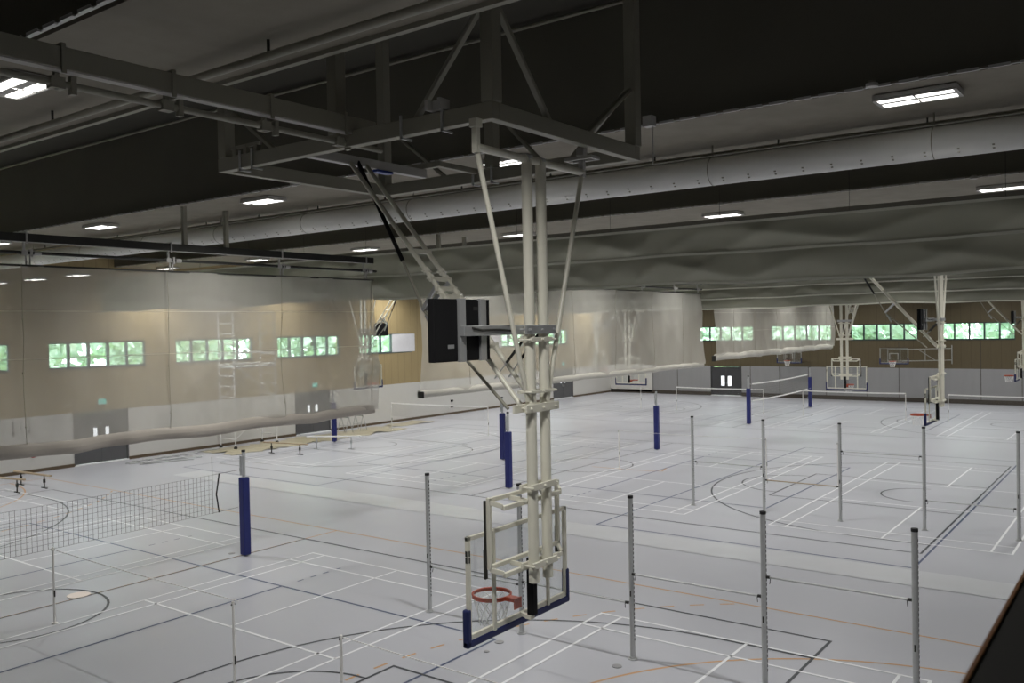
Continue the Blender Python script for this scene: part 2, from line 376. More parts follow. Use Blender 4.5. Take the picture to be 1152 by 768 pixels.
# pipes and ducts
def pipe(y, z, r, label, mtl, x0=XL+.1, x1=XR-.1, n=12, hang=None):
    m = MB().tube([(x0,y,z),(x1,y,z)], r, n)
    o = tag(m.build('ceiling_pipe', mtl, smooth=True), label, 'pipe')
    if hang:
        x = x0+1.1
        while x < x1: MB().box(x-.012, x+.012, y-.012, y+.012, z, hang).build('hanger_rod', M['dark_metal'], o); x += 2.3
    return o
pipe(-9.25, ZB-.17, .045, 'grey sprinkler pipe under the nearest beam, top left', M['frame_paint'], hang=ZB)
pipe(-3.1, ZC-.1, .03, 'thin pale pipe high in the dark recess behind the frame', M['frame_paint'])
pipe(-.62, ZB-.1, .03, 'thin brown pipe just above the long white duct', M['frame_paint'], hang=ZB)
pipe(9.5, ZB-.12, .03, 'thin pale pipe above the olive divider top edge', M['frame_paint'])
def duct(y, z, r, x0, x1, label):
    t = thing('ventilation_duct', label, 'duct', ((x0+x1)/2, y, z)); h = (x1-x0)/2
    MB().tube([(-h,0,0),(h,0,0)], r, 32).build('duct_sleeve', M['duct'], t, smooth=True)
    d = MB(); x = -h+.3
    while x < h-.3:
        for an in (-35, -50):
            a = math.radians(an); d.cbox((x, r*math.sin(a)*1.003, r*math.cos(a)*1.003 if False else -r*math.cos(a)*1.0), (.03,.02,.02))
        x += .45
    tag(d.build('nozzle_row', M['frame_paint'], t), kind='stuff')
    x = -h+.4
    while x < h:
        MB().tube([(x, r*1.01*math.cos(2*PI*i/24), r*1.01*math.sin(2*PI*i/24)) for i in range(24)], .008, 5, closed=True).box(x-.01,x+.01,-.01,.01,r,ZB-z).build('suspension_band', M['frame_paint'], t); x += 3.5
duct(-.9, 8.40, .235, -25.5, XR-.2, 'long white round fabric duct under the ceiling beam behind the main hoop')

# ------------------------------------------------------------------ ceiling lights
def make_lamp():
    t = thing('ceiling_light', '', 'ceiling light', (0,0,0), 0, 'rectangular ceiling lights under the beams')
    MB().box(-.52,.52,-.26,.26,.015,.075).build('lamp_housing', M['lamp_body'], t, bevel=.01)
    MB().box(-.52,-.47,-.26,.26,-.008,.015).box(.47,.52,-.26,.26,-.008,.015).box(-.47,.47,-.26,-.235,-.008,.015).box(-.47,.47,.235,.26,-.008,.015).box(-.47,.47,-.055,.055,.0,.015).box(-.012,.012,-.235,.235,-.012,.015).build('lamp_bezel', M['lamp_body'], t)
    for sx in (-1,1):
        for sy in (-1,1):
            MB().box(sx*.018, sx*.46, sy*.075, sy*.2, -.008, .012).build('led_panel', M['lamp'], t)
    for sx in (-.4,.4): MB().box(sx-.01, sx+.01, -.01, .01, .06, .085).build('hanger', M['dark_metal'], t)
    return t
lampx = [6.1, -.75, -7.8, -14.9, -21.3, -27.9]
lampy = [(-10.2,2),(-2.35,3),(8.0,4),(15.6,5),(23.3,6),(31,7),(38.7,8),(46.6,9)]
proto = make_lamp(); first = True
LAMP_W = 172
def lamp_light(x, y, z, w=LAMP_W, parent=None):
    ld = bpy.data.lights.new('lamp_light', 'AREA'); ld.shape = 'RECTANGLE'; ld.size = .88; ld.size_y = .10; ld.energy = w; ld.spread = math.radians(138); ld.color = (1,.985,.945)
    o = bpy.data.objects.new('lamp_light', ld); COL.objects.link(o); o.location = (x,y,z)
for yy, n in lampy:
    for j, xx in enumerate(lampx):
        if n == 2 and j in (2,4): continue
        where = {2:'the nearest beam', 3:'the beam just before the long white duct', 4:'the beam just beyond the long white duct'}.get(n, 'the %s beam beyond the nearer divider' % ORD[max(0,n-5)])
        rank = j if n != 2 else {0:0,1:1,3:2,5:3}[j]
        lab = 'rectangular ceiling light, %s from the right under %s' % (ORD[rank], where)
        x = xx + (-1.1 if n == 2 else .02 if n == 4 else .38)
        if first: o = proto; first = False; o.location = (x, yy, ZB-.085); o['label'] = lab
        else: o = dup(proto, (x, yy, ZB-.085), 0, lab)
        lamp_light(x, yy, ZB-.096, LAMP_W*(.55 if n == 2 and j == 1 else .85 if j == 0 and n in (3,4) else 1.06))
# three low lamps far left, hung below the beams
for j, x in enumerate((-22.2,-25.4,-28.6)):
    o = dup(proto, (x, .9, 7.93), 0, 'small low-hung light near the left wall, %s from the left' % ORD[2-j], 'low lights by the left wall')
# smoke detectors
for x, y, l in ((6.15,-3.35,'round smoke detector above the large right-hand ceiling light'),(-5.2,-3.3,'round smoke detector left of the main hoop brace under the dark beam side'),(5.85,5.9,'round smoke detector by the light at the far right edge'),(.1,5.9,'round smoke detector beside the light over the olive divider')):
    t = thing('smoke_detector', l, 'smoke detector', (x,y,ZB-.08))
    MB().disc((0,0,0),.075,.05).build('detector_body', M['lamp_body'], t, smooth=True, bevel=.008)
    MB().disc((0,0,.05),.05,.03).box(-.008,.008,-.008,.3,.06,.075).build('detector_base', M['frame_paint'], t, smooth=True)

# ------------------------------------------------------------------ steel frame carrying the main backstop
FX0, FX1, FY0, FY1, FZ = -1.05, 3.62, -8.0, -4.85, 7.95
fr = thing('ceiling_frame', 'grey rectangular steel frame hung on square posts above the main basketball hoop', 'steel frame', ((FX0+FX1)/2, (FY0+FY1)/2, FZ))
ox, oy = fr.location.x, fr.location.y
def fl_(x, y, z): return (x-ox, y-oy, z-FZ)
def fbar(name, p, q, w, h, parent=fr, mtl='frame_paint', bevel=.008):
    return MB().bar(fl_(*p), fl_(*q), w, h).build(name, M[mtl], parent, bevel=bevel)
bz = FZ+.09
for y in (FY0+.06, FY1-.06): fbar('frame_beam', (FX0,y,bz), (FX1,y,bz), .12, .18)
for x in (FX0+.06, FX1-.06): fbar('frame_beam', (x,FY0+.12,bz), (x,FY1-.12,bz), .12, .18)
fbar('cross_beam', (.63,FY0+.12,FZ+.06), (.63,-5.75,FZ+.06), .10, .12, mtl='lamp_body')
fbar('cross_beam', (.3,-5.8,FZ+.16), (1.0,-5.8,FZ+.16), .08, .08)
fbar('cross_beam', (.95,-5.8,FZ+.16), (.95,FY1-.12,FZ+.16), .08, .08)
for x, y in ((3.56,FY0+.07),(1.22,FY0+.07),(FX0+.1,FY0+.07),(3.56,FY1-.07),(-.98,FY1-.07),(1.22,FY1-.07)):
    fbar('hanger_post', (x,y,FZ+.18), (x,y,ZC), .16, .16)
for p, q in (((3.45,-7.93,9.15),(2.5,-7.93,FZ+.17)),((3.56,-7.85,9.2),(3.56,-6.88,FZ+.17)),((3.56,-5.0,8.85),(3.56,-6.05,FZ+.17)),((3.5,-4.92,8.9),(2.62,-4.92,FZ+.17)),((-.9,-7.93,8.8),(.05,-7.93,FZ+.17)),((-.9,-4.92,9.05),(.3,-4.92,FZ+.17)),((1.3,-4.92,8.95),(2.1,-4.92,FZ+.17))):
    fbar('diagonal_brace', p, q, .07, .05)
cl = MB()
for x in (-.55,-.3,2.35,2.95): cl.box(x-ox-.012, x-ox+.012, FY0-oy-.03, FY0-oy+.15, -.04, -.02).box(x-ox-.012, x-ox+.012, FY0-oy-.03, FY0-oy-.01, -.04, .22)
for x in (.9,1.25): cl.box(x-ox-.012, x-ox+.012, FY1-oy-.15, FY1-oy+.03, -.04, -.02).box(x-ox-.012, x-ox+.012, FY1-oy-.15, FY1-oy-.12, -.04, .22)
cl.build('beam_clamp', M['galv'], fr)
wb = MB().box(2.78-ox, 3.0-ox, FY0-oy-.02, FY0-oy+.06, .19, .30).box(2.78-ox, 2.82-ox, FY0-oy-.1, FY0-oy-.02, .19, .30).box(2.96-ox, 3.0-ox, FY0-oy-.1, FY0-oy-.02, .19, .30)
wb.build('pulley_bracket', M['lamp_body'], fr)
wb = MB()
for x in (-.72,-.5,-.28): wb.box(x-ox-.03, x-ox+.03, FY0-oy+.02, FY0-oy+.08, .18, .30)
wb.box(-.8-ox, -.2-ox, FY0-oy+.03, FY0-oy+.07, .27, .31); wb.build('pulley_bracket', M['frame_paint'], fr)
MB().box(.575-ox, .695-ox, -6.75-oy, -6.45-oy, -.035, -.004).build('type_label', M['label_blue'], fr)
jb_ = MB().cbox((2.9,-3.2,8.86), (.16,.14,.16)).tube([(2.95,-3.2,8.8),(2.95,-3.2,8.2)], .012, 8)
tag(jb_.build('junction_box', M['lamp_body'], bevel=.01), 'small pale junction box on the cable tray at the right corner of the frame', 'junction box')

# ------------------------------------------------------------------ ceiling hung basketball backstops
def make_hoop(label, dz=0.0, loc=(0,0,0), rz=0, beamtop=7.66, rake=0):
    """local frame: +x towards the rim, masts at x=0, floor at z=0; dz lifts board and rim"""
    t = thing('basketball_hoop', label, 'basketball hoop', loc, rz, 'ceiling-hung basketball hoops')
    c = M['cream']
    for s in (1,-1):
        m = MB().tube([(0,s*.135,2.95+dz),(0,s*.135,7.66)], .060, 20).build('mast', c, t, smooth=True)
        MB().tube([(0,s*.135,7.62),(0,s*.135,7.70)], .06, 16).build('mast_cap', M['alu'], m, smooth=True)
        b = MB().tube([(0,s*1.0,7.60),(0,s*.19,4.98)], .028, 12).build('side_brace', c, t, smooth=True)
        p = MB().tube([(1.0*0.0+.36+.02,s*.13,4.90),(2.78,s*.13,7.98)], .028, 12) if False else MB().tube([(.12,s*.14,4.90),(2.80,s*.14,7.97)], .029, 12)
        br = p.build('front_brace', c, t, smooth=True)
        # clamp collars along the brace
        for f in (.40,.43,.49,.52):
            j = MB(); x = .12+2.68*f; z = 4.9+3.07*f; j.tube([(x-.012,s*.14,z-.014),(x+.025,s*.14,z+.028)], .041, 12); j.tube([(x,s*.14-.09,z),(x,s*.14+.09,z)], .010, 6); j.build('brace_collar', c, br)
        j = MB(); j.cbox((.72,s*.14,5.59-.0), (.07,.09,.07)); j.tube([(.72,s*.14-.08,5.59),(.72,s*.14+.08,5.59)], .012, 6)
        j.build('brace_collar', c, br, smooth=False)
        g = MB().tube([(.06,s*.10,5.66),(.36,s*.115,5.62)], .018, 8) if False else MB().tube([(.05,s*.11,6.0-.28),(.34,s*.12,5.40)], .017, 8)
        gs = g.build('gas_strut', M['black_rubber'], t, smooth=True)
        MB().tube([(.34,s*.12,5.40),(.50,s*.13,5.22)], .008, 8).tube([(.5,s*.13,5.22),(.44,s*.14,5.28)], .012, 6).build('strut_rod', M['alu'], gs, smooth=True)
    MB().tube([(0,-1.02,7.66),(0,1.02,7.66)], .042, 16).build('pivot_pipe', c, t, smooth=True)
    for s in (1,-1):
        pb = MB().box(-.035,.035,s*.99,s*1.05,7.60,7.88).box(-.05,.05,s*.97,s*1.07,7.86,7.95)
        if s < 0: pb.box(-.2,.2,-1.12,-1.08,7.80,7.84).box(-.2,.2,-.96,-.92,7.80,7.84).box(-.2,-.16,-1.1,-.94,7.80,7.84).box(.16,.2,-1.1,-.94,7.80,7.84)
        pb.build('pivot_bracket', M['lamp_body'] if s < 0 else c, t, bevel=.005)
    MB().tube([(0,-.19,7.66),(0,-.08,7.66)],.052,16).tube([(0,.08,7.66),(0,.19,7.66)],.052,16).build('mast_head', c, t, smooth=True)
    # clamps round the two masts
    for z, h, w, m in ((5.77,.10,.36,'alu'),(5.66,.05,.26,'cream'),(5.08,.035,.30,'cream'),(4.90,.09,.40,'cream'),(4.02,.07,.30,'cream'),(3.15,.07,.30,'cream')):
        zz = z + (dz if z < 4.5 else 0); k = MB()
        k.box(.045,.075,-w,w*.95,zz-h/2,zz+h/2).box(-.075,-.045,-w*.8,w*.8,zz-h/2,zz+h/2)
        for y in (-.24,0,.24): k.tube([(-.10,y,zz),(.10,y,zz)], .014, 6)
        k.build('mast_clamp', M[m], t, bevel=.004)
    # folding stay with black upper sleeve
    st = MB().tube([(2.04,0,6.66),(1.70,0,6.03),(.42,0,4.86)], .019, 10).build('folding_stay', M['frame_paint'], t, smooth=True)
    MB().tube([(2.82,0,8.02),(2.04,0,6.66)], .027, 10).build('stay_sleeve', M['black'], st, smooth=True)
    MB().bar((1.70,.03,6.03),(1.37,.10,6.36),.02,.05).bar((1.70,-.03,6.03),(1.37,-.10,6.36),.02,.05).bar((1.66,0,5.98),(1.50,0,5.72),.03,.05).build('knuckle_link', M['alu'], st)
    for x, z in ((1.74,6.76),(1.33,6.28),(1.24,6.18),(1.42,6.40)): MB().bar((x,-.19,z),(x,.19,z),.045,.055).build('brace_spacer', c, t, bevel=.004)
    # height adjuster between masts and board
    zt, zb = 3.93+dz, 3.20+dz
    hf = MB()
    for s in (1,-1): hf.box(.19,.235,s*.66-.022,s*.66+.022,zb-.02,zt+.03)
    hf.box(.19,.235,-.68,.68,zt-.02,zt+.025).box(.19,.235,-.68,.68,zb-.02,zb+.025)
    for z in (zt-.09, zb-.09): hf.box(.075,.12,-.56,.56,z-.025,z+.025)
    for s in (1,-1):
        for z in (zt-.05, zb-.05): hf.bar((.10,s*.56,z-.02),(.21,s*.66,z+.03),.035,.05)
        for z in (zt-.05, zb-.05): hf.bar((.05,s*.17,z-.02),(.21,s*.3,z+.03),.035,.05)
    hfo = hf.build('adjuster_frame', c, t, bevel=.004)
    for s in (1,-1): MB().box(.237,.255,s*.69-.012,s*.69+.012,zb-.12,zt).box(.235,.262,s*.69-.02,s*.69+.02,zb-.12,zb+.2).build('guide_rail', M['dark_metal'], hfo)
    MB().box(.08,.17,-.035,.05,2.53+dz,3.18+dz).build('adjuster_spindle', M['black'], t, bevel=.006)
    MB().box(.12,.2,-.03,.05,2.48+dz,2.53+dz).bar((.17,.02,2.50+dz),(.28,.02,2.52+dz),.05,.04).build('spindle_foot', M['cream'], t)
    # board
    z0, z1, w = 2.47+dz, 3.58+dz, .93
    bf = MB()
    for s in (1,-1):
        bf.box(.275,.315,s*w-.025,s*w+.025,z0,z1); bf.box(.255,.285,s*.52-.022,s*.52+.022,z0,z1-.01)
    bf.box(.275,.315,-w-.025,w+.025,z1-.045,z1).box(.275,.315,-w-.025,w+.025,z0,z0+.06)
    bfo = bf.build('backboard_frame', c, t, bevel=.004)
    gl_ = MB().box(.318,.330,-w,w,z0,z1).build('backboard_pane', M['acrylic'], t)
    MB().box(.272,.2755,w-.012,w+.012,z1-.28,z1-.22).box(.272,.2755,w-.012,w+.012,z1-.21,z1-.15).box(.28,.31,w+.0245,w+.027,z1-.28,z1-.22).box(.28,.31,w+.0245,w+.027,z1-.21,z1-.15).build('maker_plate', M['dark_metal'], bfo)
    pd = MB()
    pd.box(.262,.345,-w-.06,w+.06,z0-.075,z0+.01)
    for s in (1,-1): pd.box(.262,.345,s*(w+.06),s*(w-.01),z0-.07,z0+.34)
    pd.build('board_padding', M['navy'], t, bevel=.022)
    # rim and net
    rz_ = 2.67+dz; rx = .33+.15+.235
    rm = MB().ring((rx,0,rz_), .229, .011, 44, 8)
    N = 44; b0 = len(rm.v)
    for i in range(N):
        a = 2*PI*i/N
        for rr, zz in ((.229,rz_+.002),(.235,rz_-.038)): rm.v.append((rx+rr*math.cos(a), rr*math.sin(a), zz))
    for i in range(N):
        if abs(((i/N*360)+180) % 360-180) > 150: pass
        j = (i+1) % N; rm.f.append((b0+2*i, b0+2*j, b0+2*j+1, b0+2*i+1))
    rm.box(.335,.49,-.05,.05,rz_-.035,rz_+.010).box(.332,.342,-.07,.07,rz_-.11,rz_+.012)
    rmo = rm.build('rim', M['rim'], t)
    nt = MB(); K = 12
    prof = ((0,.225,-.03),(.10,.205,-.11),(.2,.18,-.20),(.3,.16,-.28),(.4,.155,-.36))
    for k in range(K):
        for sgn in (1,-1):
            nt.tube([(rx+r*math.cos(2*PI*(k+sgn*.5*i)/K), r*math.sin(2*PI*(k+sgn*.5*i)/K), rz_+z) for i, (_, r, z) in enumerate(prof)], .0042, 5)
    nt.build('rim_net', M['net_white'], rmo)
    return t
def make_clock(label, loc, rz):
    t = thing('shot_clock', label, 'shot clock', loc, rz, 'shot clocks beside the hoop masts')
    z0, z1 = 5.45, 6.11
    cb = MB().box(.34,.43,.42,1.34,z0,z1).build('clock_cabinet', M['black'], t, bevel=.006)
    pan = MB().box(.325,.342,.99,1.335,z0+.01,z1-.01).box(.325,.342,.47,.83,z0+.01,z1-.01)
    pan.build('rear_cover', M['black'], cb)
    MB().box(.322,.325,1.05,1.15,z0+.14,z0+.18).build('rating_plate', M['alu'], cb)
    MB().box(.3245,.326,.62,.72,z1-.12,z1-.08).build('cable_hatch', M['black_rubber'], cb)
    for y in (.93,.58): MB().box(.295,.342,y-.05,y+.05,z0-.005,z1+.005).build('mounting_channel', M['alu'], t, bevel=.004)
    MB().box(.235,.295,-.28,.985,5.715,5.825).box(.06,.235,-.28,-.22,5.73,5.81).box(.06,.235,.16,.22,5.73,5.81).build('support_arm', M['alu'], t, bevel=.006)
    MB().tube([(.228,.86,5.80),(.226,.7,5.775),(.226,.4,5.775),(.2,.2,5.76),(.1,.07,5.80),(.06,.02,5.95),(.06,.0,6.4),(.055,0,7.4)], .012, 8).build('power_cable', M['dark_metal'], t, smooth=True)
    return t
HX = 3.47
h1 = make_hoop('large cream basketball hoop with orange rim hanging in front, centre of the hall', 0, (HX,-7.07,0), PI)
c1 = make_clock('black shot clock seen from behind on the arm of the nearest hoop', (HX,-7.07,0), PI)
def hoop_at(label, loc, rz, src=h1): return dup(src, loc, rz, label)
hoop_at('side-on basketball hoop beyond the nearer divider, above the fourth far-row post', (3.27,15.93,0), PI)
hoop_at('basketball hoop in side view near the right edge, farthest along the hall', (3.0,38.6,0), PI)
hoop_at('basketball hoop in the left hall seen through white middle curtain, side on', (-23.4,38.5,0), 0)
h2 = make_hoop('basketball hoop at the left beside the end of the beige mesh curtain', .42, (-23.55,16.1,0), 0)
hoop_at('basketball hoop seen square-on from behind at the far end, under the dividers', (-3.35,28.35,0), PI/2)
hoop_at('basketball hoop square-on, all but its lower edge veiled by the white middle curtain', (-15.0,28.0,0), PI/2)
def clock_at(label, loc, rz): return dup(c1, loc, rz, label)
clock_at('black shot clock beside the side-on hoop beyond the divider', (3.27,15.93,0), PI)
clock_at('small black shot clock beside the farthest right hoop', (3.0,38.6,0), PI)
clock_at('black shot clock in front of the left windows at the end of the beige curtain', (-23.55,16.1,0), 0)
clock_at('grey-veiled shot clock seen through the white middle curtain', (-23.4,38.5,0), 0)

# wall mounted hoops at the far end
def make_wall_hoop(label, x, y, z, arm):
    t = thing('wall_hoop', label, 'basketball hoop', (x, y, z), 0, 'wall-mounted basketball hoops on the far wall')
    f = MB()
    for s in (1,-1): f.box(s*.9-.025,s*.9+.025,-.02,.02,0,1.05).box(s*.4-.02,s*.4+.02,0,.03,0,1.05)
    f.box(-.9,.9,-.02,.02,1.0,1.05).box(-.9,.9,-.02,.02,0,.05).build('backboard_frame', M['wall_grey'], t)
    MB().box(-.9,.9,-.03,-.02,0,1.05).build('backboard_pane', M['acrylic'], t)
    mk = MB()
    for a in ((-.295,-.245,.25,.7),(.245,.295,.25,.7),(-.245,.245,.65,.7)): mk.box(a[0],a[1],-.033,-.0305,a[2],a[3])
    mk.build('target_rectangle', M['wall_grey'], t)
    p = MB().box(-.95,.95,-.05,.03,-.06,.02)
    for s in (1,-1): p.box(s*.95,s*.87,-.05,.03,-.06,.32)
    p.build('board_padding', M['navy'], t, bevel=.015)
    r = MB().ring((0,-.41,.15), .229, .014, 32, 8).box(-.08,.08,-.2,-.03,.11,.16).build('rim', M['rim'], t)
    n = MB()
    for k in range(12):
        for sg in (1,-1): n.tube([(rr*math.cos(2*PI*(k+sg*.5*i)/12), -.41+rr*math.sin(2*PI*(k+sg*.5*i)/12), .15+zz) for i,(rr,zz) in enumerate(((.225,-.02),(.19,-.14),(.15,-.27),(.13,-.4)))], .006, 4)
    n.build('rim_net', M['net_white'], r)
    a = MB(); d = YF-y
    if arm:
        for z_ in (.15,.95):
            a.tube([(.5,.03,z_),(3.3,d,z_+.02)], .025, 8); a.tube([(-.4,.03,z_),(1.8,d*.5,z_)], .02, 8)
        a.tube([(1.4,d*.33,.95),(2.4,d*.68,.15)], .015, 8).tube([(3.3,d-.03,-.1),(3.3,d-.03,1.2)], .03, 8).tube([(1.8,d*.5,.15),(1.8,d*.5,.95)], .02, 8)
    else:
        for s in (-.4,.4):
            for z_ in (.15,.95): a.tube([(s,.03,z_),(s,d,z_)], .025, 8)
    a.build('wall_arm', M['wall_grey'], t, smooth=True)
make_wall_hoop('wall hoop whose lower edge shows under the farthest white curtain', -13.6, 50.0, 2.72, False)
make_wall_hoop('wall hoop on swing arms below the far windows, between the two hanging hoops', -5.95, 48.9, 2.78, True)

# ------------------------------------------------------------------ horizontal bar posts
def make_bar_post():
    t = thing('bar_post', '', 'metal post', (0,0,0), 0, 'grey horizontal bar posts on the court')
    MB().tube([(0,0,.02),(0,0,2.81)], .045, 20).build('post_tube', M['galv'], t, smooth=True)
    MB().disc((0,0,2.80),.049,.045,20).build('post_cap', M['black_rubber'], t, smooth=True)
    MB().disc((0,0,0),.085,.018,24).disc((0,0,.018),.06,.03,24).build('floor_collar', M['galv'], t)
    h = MB(); z = .35
    while z < 2.72: h.box(.036,.0465,-.010,.010,z-.022,z+.022); z += .075
    h.build('adjustment_holes', M['black_rubber'], t)
    MB().box(-.012,.012,-.0465,-.04,1.1,1.2).build('size_label', M['dark_metal'], t)
    return t
def make_hbar(label, x0, x1, y, z, tan=False):
    t = thing('horizontal_bar', label, 'horizontal bar', (x0,y,z), 0, 'crossbars between the grey posts')
    L = x1-x0
    MB().tube([(.06,0,0),(L-.06,0,0)], .0165, 12).build('bar_rod', M['beech'] if tan else M['galv'], t, smooth=True)
    for u, s in ((.05,1),(L-.05,-1)): MB().box(u-.01 if s > 0 else u-.05, u+.05 if s > 0 else u+.01, -.018,.018,-.02,.02).tube([(u+s*.06,0,-.01),(u+s*.05,-.01,-.10)], .006, 6).build('end_clamp', M['dark_metal'], t)
bp = make_bar_post()
r1 = [(-3.0,-1.85),(-.68,-1.84),(1.68,-1.8),(4.06,-1.85),(6.27,-1.85)]
r2 = [(-3.02,10.68),(-.72,10.75),(1.53,10.8),(3.77,10.85),(6.03,10.87)]
n1 = ['grey perforated post left of the main hoop, first of the near row','grey perforated post directly behind the main hoop board','grey perforated post just right of the main hoop, third of the near row','grey perforated post fourth in the near row, foot below the picture','grey perforated post at the right end of the near row']
n2 = ['grey post at the left end of the far row','second grey post of the far row, behind the near fourth post','middle grey post of the far row','fourth grey post of the far row, under the side-on hoop','grey post of the far row at the right picture edge']
firstp = True
for lst, nm in ((r1,n1),(r2,n2)):
    for (x, y), l in zip(lst, nm):
        if firstp: bp.location = (x,y,0); bp['label'] = l; firstp = False
        else: dup(bp, (x,y,0), 0, l)
for k, (z, l) in enumerate(((.93,'steel crossbar of the near row left of the main hoop'),(.99,'steel crossbar of the near row from behind the main hoop to the third post'),(1.5,'steel crossbar between third and fourth near posts'),(1.82,'steel crossbar at the right end of the near row'))):
    make_hbar(l, r1[k][0], r1[k+1][0], -1.85, z)
for k, (z, l) in enumerate(((1.39,'steel crossbar at the left end of the far row'),(1.0,'tan crossbar between second and middle post of the far row'),(2.03,'high steel crossbar between middle and fourth far post'),(.84,'low crossbar at the right end of the far row'))):
    make_hbar(l, r2[k][0], r2[k+1][0], 10.77, z, k == 1)

# ------------------------------------------------------------------ volleyball posts and nets
def make_vpost():
    t = thing('volleyball_post', '', 'volleyball post', (0,0,0), 0, 'volleyball posts in blue padding')
    MB().tube([(0,0,0),(0,0,2.72)], .045, 16).build('post_tube', M['galv'], t, smooth=True)
    MB().disc((0,0,2.70),.05,.05,16).build('post_cap', M['black_rubber'], t, smooth=True)
    p = MB().box(-.105,.105,-.105,.105,.03,2.04).build('post_padding', M['royal'], t, bevel=.03)
    MB().box(-.108,.108,-.108,.108,.70,.74).build('strap', M['white'], p) if False else None
    MB().box(-.035,.035,-.1,-.05,2.1,2.6).box(-.02,.02,-.12,-.09,2.2,2.3).build('net_winch', M['alu'], t)
    return t
vp = make_vpost(); vp.location = (-10.05,-1.13,0); vp['label'] = 'blue padded volleyball post beside the net end, large, left of centre'
dup(vp, (-9.85,9.98,0), 0, 'blue padded volleyball post just left of the hoop masts, nearer of the pair')
dup(vp, (-9.75,21.2,0), 0, 'blue padded volleyball post in the middle distance, under the middle curtain end')
dup(vp, (-9.97,32.85,0), 0, 'blue padded volleyball post at the near end of the distant white-taped net')
dup(vp, (-10.12,44.0,0), 0, 'blue padded volleyball post at the far end of the distant white-taped net')
dup(vp, (-14.15,15.28,0), 0, 'blue padded volleyball post behind and left of the pair by the hoop masts')
dup(vp, (-25.5,15.77,0), 0, 'blue padded volleyball post half hidden under the beige curtain hem')
def make_vnet(label, x, y0, y1, z0, z1, tape, r=.0027):
    t = thing('volleyball_net', label, 'volleyball net', (x,y0,z0), 0)
    L, H = y1-y0, z1-z0; n = MB(); k = int(abs(L)/.11)
    sag = lambda u: -.05*math.sin(PI*u)
    for i in range(k+1):
        y = L*i/k; n.bar((0,y,sag(i/k)),(.012*math.sin(i*1.7),y,H+sag(i/k)),r*2,r*2)
    m = int(H/.11); q = 24
    for j in range(m+1):
        for i in range(q): n.bar((0,L*i/q,H*j/m+sag(i/q)),(0,L*(i+1)/q,H*j/m+sag((i+1)/q)),r*2,r*2)
    n.build('net_mesh', M['net_black'], t)
    tp = MB()
    if tape:
        for z in (0,H):
            for i in range(q): tp.bar((0,L*i/q,z+sag(i/q)),(0,L*(i+1)/q,z+sag((i+1)/q)),.012,.075)
        tp.build('net_tape', M['net_white'], t)
    else:
        tp.tube([(0,0,-.02),(0,0,H+.45)], .006, 6); tp.build('end_cord', M['net_black'], t)
    e = MB()
    for s, y in ((1,0),(-1,L)):
        for z in (0,H): e.tube([(0,y,z),(0,y+s*.75*(1 if L < 0 else -1),z+.02)], .006, 6)
    e.build('tension_cord', M['net_white'] if tape else M['net_black'], t)
    if not tape:
        MB().tube([(.05,.14,.0),(-.02,.12,.45),(.06,.16,.98)], .018, 8).build('side_rod', M['black'], t, smooth=True)
make_vnet('dark square-mesh volleyball net hanging at left by the big blue post', -10.12, -2.02, -11.7, 1.26, 2.22, False)
make_vnet('distant white-taped volleyball net between two blue posts', -10.03, 33.6, 43.2, 1.28, 2.24, True, .003)

# ------------------------------------------------------------------ badminton posts and nets
def make_bpost():
    t = thing('badminton_post', '', 'badminton post', (0,0,0), 0, 'thin white badminton posts')
    MB().tube([(0,0,.02),(0,0,1.55)], .022, 14).build('post_tube', M['pvc'], t, smooth=True)
    MB().disc((0,0,0),.06,.025,20).build('post_foot', M['pvc'], t)
    MB().tube([(0,-.035,1.50),(0,.035,1.50)], .012, 8).box(-.026,-.018,-.012,.012,1.47,1.53).build('cord_hook', M['dark_metal'], t)
    MB().box(.018,.034,-.012,.012,.55,.68).build('cord_cleat', M['dark_metal'], t)
    return t
bpo = make_bpost(); bpo.location = (-8.85,-6.6,0); bpo['label'] = 'thin white badminton post at the far left in front of the volleyball net'
for x, y, l in ((-2.72,-6.75,'thin white badminton post, taller in view, bottom left of centre'),(-.12,-6.85,'thin white badminton post cut by the bottom picture edge, left of the hoop'),
    (-8.62,15.75,'thin white badminton post left of the blue post in the middle distance'),(-2.62,16.0,'thin white badminton post right behind the second far grey post'),(-.12,16.2,'thin white badminton post left behind the middle far grey post'),
    (-17.35,38.75,'distant white badminton post left of the far charcoal door'),(-11.35,38.75,'distant white badminton post under the distant volleyball net'),(-8.85,38.75,'distant white badminton post below the farthest blue post'),(-2.95,38.75,'distant white badminton post right of the camera-facing hoop'),(-.72,38.75,'distant white badminton post between the last two hanging hoops'),(5.2,38.75,'distant white badminton post beyond the right picture edge'),(-20.05,38.75,'distant white badminton post seen below the white middle curtain'),
    (-20.1,21.8,'thin post of the pale net against the left white wall'),(-26.8,21.3,'thin post of the pale net half behind the beige curtain end')):
    dup(bpo, (x,y,0), 0, l)
netm = sheer('badminton_net_mesh', (.25,.24,.22), .90)
def make_bnet(label, x0, x1, y, full=True, z=1.53, y1=None):
    y1 = y if y1 is None else y1
    t = thing('badminton_net', label, 'badminton net', (x0,y,z), 0); L = x1-x0; D = y1-y; q = 12
    sg = lambda u: -.03*math.sin(PI*u)
    tp = MB()
    for i in range(q):
        u, v = i/q, (i+1)/q
        if full: tp.bar((L*u,D*u,sg(u)),(L*v,D*v,sg(v)),.02,.07)
        else: tp.bar((L*u,D*u,sg(u)),(L*v,D*v,sg(v)),.010,.012)
    tp.build('net_tape', M['net_white'], t)
    if full:
        MB().grid(lambda u, v: (L*u, D*u+.005*math.sin(u*40), sg(u)-.03-.72*v), 24, 2).build('net_mesh', netm, t)
make_bnet('slack grey net cord strung between the two left badminton posts', -8.85, -2.72, -6.65, False)
make_bnet('slack grey net cord running out of the bottom edge beside the hoop', -.12, 6.0, -6.85, False)
